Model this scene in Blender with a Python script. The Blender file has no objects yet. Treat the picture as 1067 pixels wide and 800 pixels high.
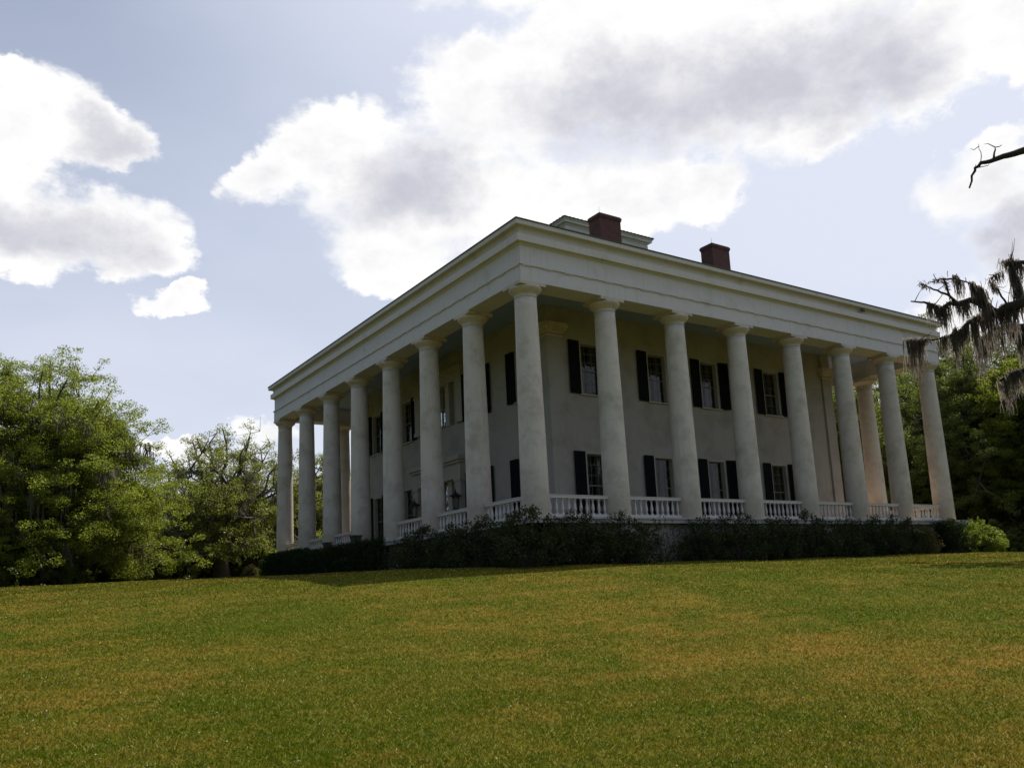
import bpy, math, random
import numpy as np
from mathutils import Matrix, Vector
R = math.radians
scene = bpy.context.scene
COL = scene.collection

# ------------------------------------------------------------------ camera
CAM = (-19.62587, -27.68536, -2.60250)
cam_data = bpy.data.cameras.new("camera")
cam = bpy.data.objects.new("camera", cam_data)
COL.objects.link(cam)
rx_, ux_, fx_ = (0.823836, -0.564781, -0.048130), (-0.059273, -0.170282, 0.983611), (0.563720, 0.807482, 0.173761)
cam.matrix_world = Matrix(((rx_[0], ux_[0], -fx_[0], CAM[0]), (rx_[1], ux_[1], -fx_[1], CAM[1]),
                           (rx_[2], ux_[2], -fx_[2], CAM[2]), (0, 0, 0, 1)))
cam_data.sensor_width = 36.0
cam_data.lens = 881.69 / 1067 * 36.0
cam_data.shift_x = -14.95 / 1067
cam_data.shift_y = 56.77 / 1067
cam_data.clip_start, cam_data.clip_end = 0.1, 6000
scene.camera = cam

# ------------------------------------------------------------------ light
SUN_AZ, SUN_EL = 21.0, 56.0
sun_data = bpy.data.lights.new("sun", 'SUN')
sun_data.energy, sun_data.angle, sun_data.color = 5.0, R(0.5), (1.0, 0.93, 0.82)
sun = bpy.data.objects.new("sun", sun_data)
COL.objects.link(sun)
sd = Vector((math.cos(R(SUN_EL)) * math.cos(R(SUN_AZ)), math.cos(R(SUN_EL)) * math.sin(R(SUN_AZ)), math.sin(R(SUN_EL))))
sun.rotation_euler = sd.to_track_quat('Z', 'Y').to_euler()
sun.location = (60, 20, 90)

scene.view_settings.view_transform = 'Standard'
scene.view_settings.look = 'None'
scene.view_settings.exposure = 0.0
scene.view_settings.gamma = 1.0
scene.cycles.max_bounces = 8
scene.cycles.diffuse_bounces = 4
scene.cycles.transparent_max_bounces = 12
scene.cycles.use_denoising = True

# ------------------------------------------------------------------ sky with clouds (world, by direction)
world = bpy.data.worlds.new("World")
scene.world = world
world.use_nodes = True
wt = world.node_tree
wt.nodes.clear()


class NT:
    """small helper that wires shader nodes"""
    def __init__(s, tree):
        s.t = tree

    def n(s, typ, **kw):
        nd = s.t.nodes.new(typ)
        for k, v in kw.items():
            setattr(nd, k, v)
        return nd

    def inp(s, sock, v):
        if isinstance(v, bpy.types.NodeSocket):
            s.t.links.new(v, sock)
        else:
            sock.default_value = v

    def m(s, op, a, b=0.0, c=0.0, clamp=False):
        nd = s.n('ShaderNodeMath', operation=op, use_clamp=clamp)
        s.inp(nd.inputs[0], a); s.inp(nd.inputs[1], b); s.inp(nd.inputs[2], c)
        return nd.outputs[0]

    def mix(s, f, a, b, blend='MIX'):
        nd = s.n('ShaderNodeMix', data_type='RGBA', blend_type=blend)
        s.inp(nd.inputs[0], f); s.inp(nd.inputs[6], a); s.inp(nd.inputs[7], b)
        return nd.outputs[2]

    def ramp(s, v, lo, hi, a=0.0, b=1.0, smooth=True):
        nd = s.n('ShaderNodeMapRange', interpolation_type='SMOOTHSTEP' if smooth else 'LINEAR')
        s.inp(nd.inputs[0], v)
        for i, q in enumerate((lo, hi, a, b)):
            s.inp(nd.inputs[i + 1], q)
        return nd.outputs[0]

    def noise(s, vec, scale, detail=4, rough=0.55, dist=0.0, out=0):
        nd = s.n('ShaderNodeTexNoise')
        if vec is not None:
            s.inp(nd.inputs['Vector'], vec)
        nd.inputs['Scale'].default_value = scale
        nd.inputs['Detail'].default_value = detail
        nd.inputs['Roughness'].default_value = rough
        nd.inputs['Distortion'].default_value = dist
        return nd.outputs[out]

    def vscale(s, vec, xyz):
        nd = s.n('ShaderNodeVectorMath', operation='MULTIPLY')
        s.inp(nd.inputs[0], vec); nd.inputs[1].default_value = xyz
        return nd.outputs[0]


CLOUDS = [(87.2, 27.9, 4.35, 2.78), (83.5, 27.9, 3.02, 2.1), (87.4, 22.4, 5.73, 3.28), (81.3, 22.5, 4.19, 2.52),
          (78.4, 18.6, 2.07, 0.94), (72.0, 26.6, 3.33, 1.84), (66.8, 28.3, 5.04, 3.57), (61.7, 26.1, 7.51, 5.66),
          (55.6, 30.7, 7.72, 4.82), (63.2, 22.4, 5.04, 2.58), (48.7, 32.8, 9.75, 5.46), (40.8, 32.1, 9.28, 5.36),
          (47.9, 25.5, 8.46, 3.28), (34.7, 30.4, 7.75, 4.5), (29.5, 30.1, 6.33, 3.68), (24.4, 31.0, 6.35, 3.37),
          (19.8, 30.2, 4.29, 3.69), (41.6, 24.8, 2.29, 2.23), (57.0, 34.2, 2.6, 1.3),
          (53.7, 21.6, 4.09, 1.87), (24.5, 22.2, 3.68, 2.54), (22.3, 19.2, 3.62, 3.95), (26.6, 22.1, 1.81, 1.41),
          (22.7, 15.2, 2.63, 2.16), (26.8, 15.1, 2.08, 2.03), (27.7, 13.9, 1.58, 1.43), (72.6, 10.8, 2.41, 1.12),
          (76.7, 9.5, 3.14, 0.85),
          (49.4, 41.0, 20.95, 4.25), (23.3, 37.1, 13.87, 4.74), (91.2, 24.3, 4.16, 4.5)]
GREYS = [(36.6, 30.8, 9.5, 2.67), (62.4, 26.7, 4.11, 2.49), (47.5, 30.7, 6.9, 2.8), (85.1, 22.0, 5.73, 1.63),
         (23.4, 18.7, 2.22, 2.14), (30.5, 29.5, 4.67, 2.34), (82.6, 27.5, 1.95, 1.32)]


def build_sky():
    g = NT(wt)
    tc = g.n('ShaderNodeTexCoord').outputs['Generated']
    sep = g.n('ShaderNodeSeparateXYZ'); g.inp(sep.inputs[0], tc)
    x, y, z = sep.outputs
    az = g.m('MULTIPLY', g.m('ARCTAN2', y, x), 180 / math.pi)
    el = g.m('MULTIPLY', g.m('ARCSINE', z), 180 / math.pi)
    vec = g.vscale(tc, (1, 1, 1.5))
    na = g.noise(vec, 9.0, 6, 0.6)
    nb = g.noise(g.vscale(tc, (1.3, -1.2, 1.7)), 9.0, 6, 0.6)
    az2 = g.m('ADD', az, g.m('MULTIPLY', g.m('SUBTRACT', na, 0.5), 7.0))
    el2 = g.m('ADD', el, g.m('MULTIPLY', g.m('SUBTRACT', nb, 0.5), 5.0))

    def field(blobs, a_, e_):
        cur = None
        for (ba, be, ra, re) in blobs:
            u = g.m('MULTIPLY', g.m('SUBTRACT', a_, ba), 1 / ra)
            v = g.m('MULTIPLY', g.m('SUBTRACT', e_, be), 1 / re)
            d = g.m('SUBTRACT', 1.0, g.m('MULTIPLY_ADD', u, u, g.m('MULTIPLY', v, v)))
            d = g.m('MAXIMUM', d, -1.5)
            cur = d if cur is None else g.m('SMOOTH_MAX', cur, d, 0.35)
        return cur
    f = field(CLOUDS, az2, el2)
    fine = g.noise(vec, 20.0, 11, 0.66)
    lowf = g.noise(vec, 13.0, 8, 0.6)
    mids = g.noise(g.vscale(tc, (1.1, 1.0, 1.9)), 6.0, 5, 0.55)
    dens = g.m('ADD', f, g.m('MULTIPLY', g.m('SUBTRACT', fine, 0.5), 2.3))
    soft = g.ramp(mids, 0.36, 0.64, 0.10, 1.05)          # crisp billows here, feathered edges there
    al = g.n('ShaderNodeMapRange', interpolation_type='SMOOTHSTEP')
    g.inp(al.inputs[0], dens); al.inputs[1].default_value = -0.30; g.inp(al.inputs[2], soft); al.inputs[3].default_value = 0; al.inputs[4].default_value = 1
    alpha = al.outputs[0]
    grey = g.m('MAXIMUM', field(GREYS, az2, el2), -0.8)
    tau = g.m('ADD', g.m('MULTIPLY', dens, 0.40), g.m('MULTIPLY', grey, 0.62))       # thickness towards the light
    tau = g.m('ADD', tau, g.m('MULTIPLY', g.m('SUBTRACT', lowf, 0.5), 1.15))
    tau = g.m('ADD', tau, g.m('MULTIPLY', g.m('SUBTRACT', mids, 0.5), 0.7))
    tau = g.m('ADD', tau, g.m('MULTIPLY', g.m('SUBTRACT', g.noise(vec, 34.0, 6, 0.6), 0.5), 0.75))
    gm2 = g.ramp(tau, -0.62, 1.35)
    ccol = g.mix(gm2, (1.04, 1.035, 1.03, 1), (0.58, 0.585, 0.665, 1))
    sky = g.n('ShaderNodeTexSky', sky_type='NISHITA')
    sky.sun_disc = False
    sky.sun_elevation = R(SUN_EL)
    sky.sun_rotation = R(90 - SUN_AZ)
    sky.altitude = 10
    sky.air_density, sky.dust_density, sky.ozone_density = 1.0, 2.2, 1.6
    # thin cirrus veil whitening the blue
    veil = g.noise(g.vscale(tc, (1.0, 1.0, 2.4)), 2.6, 5, 0.5)
    bg_sky = g.n('ShaderNodeBackground'); g.inp(bg_sky.inputs[0], sky.outputs[0]); bg_sky.inputs[1].default_value = SKY_STRENGTH
    bg_veil = g.n('ShaderNodeBackground'); bg_veil.inputs[0].default_value = (0.765, 0.81, 0.94, 1); bg_veil.inputs[1].default_value = 1.0
    bg_cl = g.n('ShaderNodeBackground'); g.inp(bg_cl.inputs[0], ccol); bg_cl.inputs[1].default_value = 1.0
    m1 = g.n('ShaderNodeMixShader'); 
    dt = g.n('ShaderNodeVectorMath', operation='DOT_PRODUCT'); g.inp(dt.inputs[0], tc); dt.inputs[1].default_value = tuple(sd)
    dv = dt.outputs['Value']
    fwd = g.ramp(dv, -0.10, 0.5, 0.0, 1.0)           # thin cloud scatters light forward: bright towards the sun, faint away from it
    vf = g.m('MULTIPLY', g.ramp(veil, 0.28, 0.75, 0.46, 0.64), g.ramp(el, 22.0, 37.0, 1.08, 0.62))
    vf = g.m('ADD', vf, g.ramp(el, 26.0, 5.0, 0.0, 0.34))
    vf = g.m('ADD', vf, g.ramp(dv, 0.66, 0.88, 0.0, 0.50))
    g.inp(m1.inputs[0], g.m('MULTIPLY', fwd, g.m('MINIMUM', vf, 0.92)))
    wt.links.new(bg_sky.outputs[0], m1.inputs[1]); wt.links.new(bg_veil.outputs[0], m1.inputs[2])
    m2 = g.n('ShaderNodeMixShader'); g.inp(m2.inputs[0], alpha)
    wt.links.new(m1.outputs[0], m2.inputs[1]); wt.links.new(bg_cl.outputs[0], m2.inputs[2])
    out = g.n('ShaderNodeOutputWorld'); wt.links.new(m2.outputs[0], out.inputs[0])


SKY_STRENGTH = 0.10
build_sky()

# ------------------------------------------------------------------ mesh helpers
rng = np.random.default_rng(7)
random.seed(7)


def np_mesh(name, verts, faces, mat, smooth=False, tint=None):
    """verts (N,3), faces (M,k) arrays -> mesh data"""
    verts = np.ascontiguousarray(verts, np.float32); faces = np.ascontiguousarray(faces, np.int32)
    me = bpy.data.meshes.new(name)
    M, k = faces.shape
    me.vertices.add(len(verts)); me.vertices.foreach_set('co', verts.ravel())
    me.loops.add(M * k); me.loops.foreach_set('vertex_index', faces.ravel())
    me.polygons.add(M)
    me.polygons.foreach_set('loop_start', np.arange(0, M * k, k, dtype=np.int32))
    if smooth:
        me.polygons.foreach_set('use_smooth', np.ones(M, bool))
    if tint is not None:
        a = me.attributes.new('tint', 'FLOAT', 'FACE'); a.data.foreach_set('value', np.ascontiguousarray(tint, np.float32))
    me.update(calc_edges=True)
    me.materials.append(mat)
    return me


def link(name, me, parent=None, loc=None, rot=None):
    o = bpy.data.objects.new(name, me)
    COL.objects.link(o)
    if parent is not None:
        o.parent = parent
    if loc is not None:
        o.location = loc
    if rot is not None:
        o.rotation_euler = rot
    return o


def tag(o, label=None, cat=None, group=None, kind=None):
    for k, v in (('label', label), ('category', cat), ('group', group), ('kind', kind)):
        if v:
            o[k] = v
    return o


def empty(name, loc=(0, 0, 0), rz=0.0):
    o = bpy.data.objects.new(name, None)
    COL.objects.link(o)
    o.location = loc
    o.rotation_euler = (0, 0, rz)
    return o


class MB:
    """collects quads/boxes/lathes into ONE mesh"""
    def __init__(s):
        s.v, s.f, s.sm = [], [], []

    def face(s, pts, smooth=False):
        b = len(s.v); s.v += [tuple(p) for p in pts]
        s.f.append(tuple(range(b, b + len(pts)))); s.sm.append(smooth)

    def box(s, x0, y0, z0, x1, y1, z1):
        b = len(s.v)
        s.v += [(x0, y0, z0), (x1, y0, z0), (x1, y1, z0), (x0, y1, z0), (x0, y0, z1), (x1, y0, z1), (x1, y1, z1), (x0, y1, z1)]
        for q in ((0, 3, 2, 1), (4, 5, 6, 7), (0, 1, 5, 4), (1, 2, 6, 5), (2, 3, 7, 6), (3, 0, 4, 7)):
            s.f.append(tuple(b + i for i in q)); s.sm.append(False)

    def lathe(s, prof, n=32, c=(0, 0), smooth=True, caps=True):
        b = len(s.v)
        for (r, z) in prof:
            for i in range(n):
                a = 2 * math.pi * i / n
                s.v.append((c[0] + r * math.cos(a), c[1] + r * math.sin(a), z))
        for j in range(len(prof) - 1):
            for i in range(n):
                i2 = (i + 1) % n
                s.f.append((b + j * n + i, b + j * n + i2, b + (j + 1) * n + i2, b + (j + 1) * n + i)); s.sm.append(smooth)
        if caps:
            s.f.append(tuple(b + i for i in reversed(range(n)))); s.sm.append(False)
            t = b + (len(prof) - 1) * n
            s.f.append(tuple(t + i for i in range(n))); s.sm.append(False)

    def ring(s, prof, lo, hi):
        """mitred moulding swept round the square lo..hi; prof = closed list of (offset outwards, z)"""
        b = len(s.v)
        for (e, z) in prof:
            s.v += [(lo - e, lo - e, z), (hi + e, lo - e, z), (hi + e, hi + e, z), (lo - e, hi + e, z)]
        n = len(prof)
        for j in range(n):
            k = (j + 1) % n
            for i in range(4):
                i2 = (i + 1) % 4
                s.f.append((b + j * 4 + i, b + j * 4 + i2, b + k * 4 + i2, b + k * 4 + i)); s.sm.append(False)

    def tube(s, pts, radii, n=6):
        pts = [Vector(p) for p in pts]
        b = len(s.v)
        for i, p in enumerate(pts):
            d = (pts[min(i + 1, len(pts) - 1)] - pts[max(i - 1, 0)]).normalized()
            a = d.orthogonal().normalized(); c = d.cross(a)
            if i and a.dot(pa) < 0.99:
                a = (pa - d * pa.dot(d)).normalized(); c = d.cross(a)
            pa = a
            for k in range(n):
                t = 2 * math.pi * k / n
                s.v.append(tuple(p + (a * math.cos(t) + c * math.sin(t)) * radii[i]))
        for i in range(len(pts) - 1):
            for k in range(n):
                k2 = (k + 1) % n
                s.f.append((b + i * n + k, b + i * n + k2, b + (i + 1) * n + k2, b + (i + 1) * n + k)); s.sm.append(True)
        s.f.append(tuple(b + (len(pts) - 1) * n + k for k in range(n))); s.sm.append(False)

    def mesh(s, name, mat):
        me = bpy.data.meshes.new(name)
        me.from_pydata(s.v, [], s.f)
        me.polygons.foreach_set('use_smooth', s.sm)
        me.materials.append(mat)
        me.update()
        return me

    def build(s, name, mat, parent=None, loc=None, rot=None):
        return link(name, s.mesh(name, mat), parent, loc, rot)


# ------------------------------------------------------------------ materials
def new_mat(name):
    m = bpy.data.materials.new(name)
    m.use_nodes = True
    nt = m.node_tree
    nt.nodes.clear()
    g = NT(nt)
    out = g.n('ShaderNodeOutputMaterial')
    return m, g, out


def surface(name, col, dark=None, rough=0.8, blotch=1.2, streak=0.0, bump=0.15, bscale=30, spec=0.3, fine=0.12, lo=0.42, hi=0.72, dirt_z=None, dirt_col=None):
    """weathered surface: large blotches, vertical streaks, fine grain, bump"""
    m, g, out = new_mat(name)
    pos = g.n('ShaderNodeNewGeometry').outputs['Position']
    if dark is None:
        dark = tuple(c * 0.75 for c in col)
    n1 = g.noise(pos, blotch, 7, 0.65)
    f = g.ramp(n1, lo, hi)
    if streak:
        n2 = g.noise(g.vscale(pos, (7, 7, 0.35)), 1.0, 5, 0.6)
        f = g.m('MAXIMUM', f, g.m('MULTIPLY', g.ramp(n2, 0.5, 0.78), streak))
    c = g.mix(f, (*col, 1), (*dark, 1))
    if dirt_z is not None:                          # splash-back soiling and algae close to the ground
        sp = g.n('ShaderNodeSeparateXYZ'); g.inp(sp.inputs[0], pos)
        zz = g.m('ADD', sp.outputs[2], g.m('MULTIPLY', g.m('SUBTRACT', g.noise(pos, 2.3, 5, 0.7), 0.5), 2.6))
        c = g.mix(g.ramp(zz, dirt_z[0], dirt_z[1], 0.75, 0.0), c, (*dirt_col, 1))
    n3 = g.noise(pos, bscale, 4, 0.6)
    c = g.mix(fine, c, g.mix(n3, (0, 0, 0, 1), (*[min(1, q * 1.8) for q in col], 1)))
    p = g.n('ShaderNodeBsdfPrincipled')
    g.inp(p.inputs['Base Color'], c)
    p.inputs['Roughness'].default_value = rough
    p.inputs['Specular IOR Level'].default_value = spec
    if bump:
        b = g.n('ShaderNodeBump'); b.inputs['Strength'].default_value = bump; b.inputs['Distance'].default_value = 0.02
        g.inp(b.inputs['Height'], n3)
        g.t.links.new(b.outputs[0], p.inputs['Normal'])
    g.t.links.new(p.outputs[0], out.inputs[0])
    return m


M = {}
M['column'] = surface('column stucco', (0.63, 0.575, 0.515), (0.44, 0.39, 0.325), 0.85, 1.1, 0.8, 0.3, 16, dirt_z=(0.1, 2.4), dirt_col=(0.30, 0.27, 0.19))
M['capital'] = surface('capital stucco', (0.55, 0.495, 0.42), (0.41, 0.365, 0.30), 0.85, 1.5, 0.3, 0.2, 22)
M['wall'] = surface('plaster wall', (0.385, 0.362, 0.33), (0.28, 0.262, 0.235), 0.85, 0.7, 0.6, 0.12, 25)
M['entab'] = surface('painted wood', (0.58, 0.56, 0.55), (0.43, 0.41, 0.385), 0.6, 1.1, 0.55, 0.08, 20, lo=0.5, hi=0.8)
M['cornice'] = surface('painted cornice', (0.58, 0.55, 0.51), (0.40, 0.36, 0.30), 0.6, 0.9, 0.4, 0.08, 20, lo=0.5, hi=0.8)  # slight warm tint of lawn-bounced light on the soffits is put into this colour
M['rail'] = surface('white rail paint', (0.54, 0.54, 0.53), (0.42, 0.41, 0.385), 0.55, 2.0, 0.4, 0.05, 30, lo=0.5, hi=0.8)
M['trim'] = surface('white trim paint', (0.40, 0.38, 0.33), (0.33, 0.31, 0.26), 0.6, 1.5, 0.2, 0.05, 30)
M['ceiling'] = surface('pale blue ceiling', (0.29, 0.37, 0.50), (0.25, 0.32, 0.43), 0.8, 0.8, 0.0, 0.05, 20)
M['floor'] = surface('gallery floor', (0.60, 0.41, 0.26), (0.46, 0.31, 0.19), 0.8, 1.2, 0.0, 0.1, 20)
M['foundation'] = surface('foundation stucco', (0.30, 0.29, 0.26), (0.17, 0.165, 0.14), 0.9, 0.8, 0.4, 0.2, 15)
M['shutter'] = surface('black-green shutter', (0.007, 0.008, 0.009), (0.012, 0.013, 0.013), 0.85, 3.0, 0.0, 0.0, 30, spec=0.08)
M['metal'] = surface('dark lantern metal', (0.025, 0.025, 0.023), (0.04, 0.035, 0.03), 0.5, 3.0, 0.0, 0.05, 30)
M['roof'] = surface('green metal roof', (0.045, 0.068, 0.058), (0.032, 0.05, 0.042), 0.5, 1.0, 0.0, 0.05, 20)
M['stone'] = surface('planter stone', (0.07, 0.07, 0.062), (0.045, 0.045, 0.04), 0.9, 4.0, 0.3, 0.2, 30)
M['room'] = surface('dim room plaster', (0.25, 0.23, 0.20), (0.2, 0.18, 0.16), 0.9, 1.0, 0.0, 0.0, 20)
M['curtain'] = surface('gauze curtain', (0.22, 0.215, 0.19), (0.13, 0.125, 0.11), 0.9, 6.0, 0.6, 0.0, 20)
M['door'] = surface('painted door', (0.22, 0.21, 0.18), (0.18, 0.17, 0.145), 0.5, 2.0, 0.0, 0.0, 20)
M['bark'] = surface('oak bark', (0.075, 0.060, 0.045), (0.13, 0.115, 0.095), 0.95, 2.5, 0.5, 0.6, 14)
M['barkgrey'] = surface('lichen oak bark', (0.12, 0.10, 0.08), (0.19, 0.17, 0.145), 0.95, 2.5, 0.5, 0.6, 14)


def brick_mat():
    m, g, out = new_mat('chimney brick')
    tc = g.n('ShaderNodeTexCoord').outputs['Object']
    sp = g.n('ShaderNodeSeparateXYZ'); g.inp(sp.inputs[0], tc)
    cb = g.n('ShaderNodeCombineXYZ')
    g.inp(cb.inputs[0], g.m('ADD', sp.outputs[0], sp.outputs[1])); g.inp(cb.inputs[1], sp.outputs[2])
    bt = g.n('ShaderNodeTexBrick'); g.inp(bt.inputs['Vector'], cb.outputs[0])
    bt.inputs['Scale'].default_value = 1.0
    bt.inputs['Brick Width'].default_value = 0.22; bt.inputs['Row Height'].default_value = 0.075; bt.inputs['Mortar Size'].default_value = 0.008
    bt.inputs['Color1'].default_value = (0.125, 0.036, 0.030, 1); bt.inputs['Color2'].default_value = (0.085, 0.027, 0.024, 1)
    bt.inputs['Mortar'].default_value = (0.13, 0.09, 0.075, 1)
    c = g.mix(g.m('MULTIPLY', g.ramp(g.noise(tc, 2.0, 6, 0.6), 0.45, 0.7), 0.6), bt.outputs[0], (0.055, 0.03, 0.027, 1))
    p = g.n('ShaderNodeBsdfPrincipled'); g.inp(p.inputs['Base Color'], c); p.inputs['Roughness'].default_value = 0.9
    g.t.links.new(p.outputs[0], out.inputs[0])
    return m


def glass_mat():
    m, g, out = new_mat('window glass')
    tr = g.n('ShaderNodeBsdfTransparent'); tr.inputs[0].default_value = (0.75, 0.78, 0.76, 1)
    gl = g.n('ShaderNodeBsdfGlossy'); gl.inputs['Roughness'].default_value = 0.03
    pos = g.n('ShaderNodeNewGeometry').outputs['Position']
    b = g.n('ShaderNodeBump'); b.inputs['Strength'].default_value = 0.25; b.inputs['Distance'].default_value = 0.02
    g.inp(b.inputs['Height'], g.noise(pos, 3.0, 2, 0.5)); g.t.links.new(b.outputs[0], gl.inputs['Normal'])
    fr = g.n('ShaderNodeFresnel'); fr.inputs[0].default_value = 1.5
    mx = g.n('ShaderNodeMixShader'); g.inp(mx.inputs[0], g.m('MULTIPLY', fr.outputs[0], 0.9, clamp=True))
    g.t.links.new(tr.outputs[0], mx.inputs[1]); g.t.links.new(gl.outputs[0], mx.inputs[2])
    g.t.links.new(mx.outputs[0], out.inputs[0])
    return m


def leaf_mat(name, c1, c2, trans, tfac=0.4, patch=0.35, spec=0.015):
    """leaf: diffuse + translucent, hue varies per leaf (tint) and per bough (noise)"""
    m, g, out = new_mat(name)
    at = g.n('ShaderNodeAttribute', attribute_name='tint').outputs['Fac']
    pos = g.n('ShaderNodeNewGeometry').outputs['Position']
    nz = g.ramp(g.noise(pos, patch, 4, 0.6), 0.35, 0.65)
    f = g.m('ADD', g.m('MULTIPLY', at, 0.55), g.m('MULTIPLY', nz, 0.45))
    c = g.mix(f, (*c1, 1), (*c2, 1))
    d = g.n('ShaderNodeBsdfDiffuse'); g.inp(d.inputs[0], c)
    t = g.n('ShaderNodeBsdfTranslucent'); g.inp(t.inputs[0], g.mix(f, (*trans, 1), (*[q * 1.25 for q in trans], 1)))
    mx = g.n('ShaderNodeMixShader'); mx.inputs[0].default_value = tfac
    g.t.links.new(d.outputs[0], mx.inputs[1]); g.t.links.new(t.outputs[0], mx.inputs[2])
    gl = g.n('ShaderNodeBsdfGlossy'); gl.inputs['Roughness'].default_value = 0.45; gl.inputs[0].default_value = (0.9, 0.95, 0.9, 1)
    fr = g.n('ShaderNodeFresnel'); fr.inputs[0].default_value = 1.35
    mx2 = g.n('ShaderNodeMixShader'); g.inp(mx2.inputs[0], g.m('MULTIPLY', fr.outputs[0], spec * 3))
    g.t.links.new(mx.outputs[0], mx2.inputs[1]); g.t.links.new(gl.outputs[0], mx2.inputs[2])
    g.t.links.new(mx2.outputs[0], out.inputs[0])
    return m


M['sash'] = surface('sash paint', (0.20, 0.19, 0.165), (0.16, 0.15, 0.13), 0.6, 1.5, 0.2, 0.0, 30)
M['brick'] = brick_mat()
M['glass'] = glass_mat()
M['oakleaf'] = leaf_mat('live oak leaf', (0.095, 0.120, 0.020), (0.155, 0.168, 0.028), (0.29, 0.35, 0.04), 0.5)
M['oakleaf_brown'] = leaf_mat('spring oak leaf', (0.095, 0.112, 0.026), (0.150, 0.155, 0.040), (0.26, 0.30, 0.05), 0.5)
M['darkleaf'] = leaf_mat('dark tree leaf', (0.080, 0.108, 0.030), (0.155, 0.170, 0.052), (0.24, 0.29, 0.06), 0.46)
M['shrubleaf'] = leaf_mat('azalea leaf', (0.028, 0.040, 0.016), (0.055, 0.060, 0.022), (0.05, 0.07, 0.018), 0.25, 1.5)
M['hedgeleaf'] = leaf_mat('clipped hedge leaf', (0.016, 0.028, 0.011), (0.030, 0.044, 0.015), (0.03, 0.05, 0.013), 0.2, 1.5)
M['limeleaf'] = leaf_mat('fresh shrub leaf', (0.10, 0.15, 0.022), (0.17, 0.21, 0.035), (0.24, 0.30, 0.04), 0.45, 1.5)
M['redleaf'] = leaf_mat('reddish azalea leaf', (0.060, 0.085, 0.022), (0.15, 0.085, 0.040), (0.16, 0.14, 0.04), 0.4, 2.5)
M['moss'] = leaf_mat('spanish moss', (0.065, 0.064, 0.050), (0.145, 0.132, 0.115), (0.33, 0.29, 0.255), 0.5, 2.0, 0.0)
M['slab'] = surface('gallery edge paint', (0.42, 0.41, 0.39), (0.30, 0.285, 0.26), 0.8, 1.4, 0.5, 0.1, 20)
M['barkdark'] = surface('dark oak bark', (0.035, 0.029, 0.024), (0.06, 0.052, 0.044), 0.95, 2.5, 0.5, 0.6, 14)  # darker bark colour for the mossy oak
M['mossgreen'] = leaf_mat('grey green moss', (0.11, 0.11, 0.08), (0.17, 0.165, 0.125), (0.18, 0.175, 0.12), 0.42, 2.0, 0.0)


def lawn_colour(g, pos):
    """mown turf: green and straw patches, mowing bands, worn spots"""
    big = g.noise(pos, 0.13, 5, 0.55)
    mid = g.noise(pos, 0.9, 6, 0.65)
    sml = g.noise(pos, 6.0, 4, 0.6)
    rot = g.n('ShaderNodeVectorRotate', rotation_type='Z_AXIS'); g.inp(rot.inputs[0], pos); rot.inputs['Angle'].default_value = R(4)
    band = g.noise(g.vscale(rot.outputs[0], (0.07, 0.85, 0.0)), 1.0, 3, 0.5)
    v = g.m('ADD', g.m('MULTIPLY', big, 1.0), g.m('ADD', g.m('MULTIPLY', mid, 1.05), g.m('MULTIPLY', band, 0.5)))
    v = g.m('ADD', v, g.m('MULTIPLY', sml, 0.55))
    f = g.ramp(v, 1.36, 1.90)
    c = g.mix(f, (0.090, 0.116, 0.004, 1), (0.275, 0.178, 0.028, 1))
    olive = g.ramp(g.noise(pos, 0.5, 5, 0.6), 0.4, 0.68)
    c = g.mix(g.m('MULTIPLY', olive, 0.5), c, (0.170, 0.155, 0.015, 1))
    tufts = g.ramp(g.noise(pos, 4.2, 6, 0.75), 0.50, 0.66)
    c = g.mix(g.m('MULTIPLY', tufts, 0.7), c, (0.058, 0.100, 0.007, 1))
    bare = g.ramp(g.noise(g.vscale(pos, (1, 1.1, 0)), 1.7, 6, 0.7), 0.60, 0.72)
    c = g.mix(g.m('MULTIPLY', bare, 0.6), c, (0.26, 0.165, 0.055, 1))
    return c, sml


def lawn_mat():
    m, g, out = new_mat('lawn ground')
    pos = g.n('ShaderNodeNewGeometry').outputs['Position']
    c, sml = lawn_colour(g, pos)
    grain = g.noise(pos, 55.0, 3, 0.7)
    c = g.mix(0.75, c, g.mix(g.ramp(grain, 0.3, 0.7), (0.15, 0.15, 0.15, 1), (1.05, 1.05, 1.05, 1)), 'MULTIPLY')
    p = g.n('ShaderNodeBsdfPrincipled'); g.inp(p.inputs['Base Color'], c)
    p.inputs['Roughness'].default_value = 1.0; p.inputs['Specular IOR Level'].default_value = 0.05
    b = g.n('ShaderNodeBump'); b.inputs['Strength'].default_value = 0.7; b.inputs['Distance'].default_value = 0.05
    g.inp(b.inputs['Height'], g.m('ADD', g.noise(pos, 14.0, 4, 0.7), g.m('MULTIPLY', grain, 0.5)))
    g.t.links.new(b.outputs[0], p.inputs['Normal'])
    g.t.links.new(p.outputs[0], out.inputs[0])
    return m


def blade_mat():
    m, g, out = new_mat('grass blade')
    pos = g.n('ShaderNodeNewGeometry').outputs['Position']
    c, _ = lawn_colour(g, pos)
    at = g.n('ShaderNodeAttribute', attribute_name='tint').outputs['Fac']
    c = g.mix(g.ramp(at, 0.80, 0.99), c, (0.50, 0.42, 0.13, 1))
    c = g.mix(g.ramp(at, 0.0, 0.40, 0.8, 0.0), c, (0.050, 0.080, 0.006, 1))
    d = g.n('ShaderNodeBsdfDiffuse'); g.inp(d.inputs[0], c)
    t = g.n('ShaderNodeBsdfTranslucent'); g.inp(t.inputs[0], c)
    mx = g.n('ShaderNodeMixShader'); mx.inputs[0].default_value = 0.35
    g.t.links.new(d.outputs[0], mx.inputs[1]); g.t.links.new(t.outputs[0], mx.inputs[2])
    g.t.links.new(mx.outputs[0], out.inputs[0])
    return m


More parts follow.
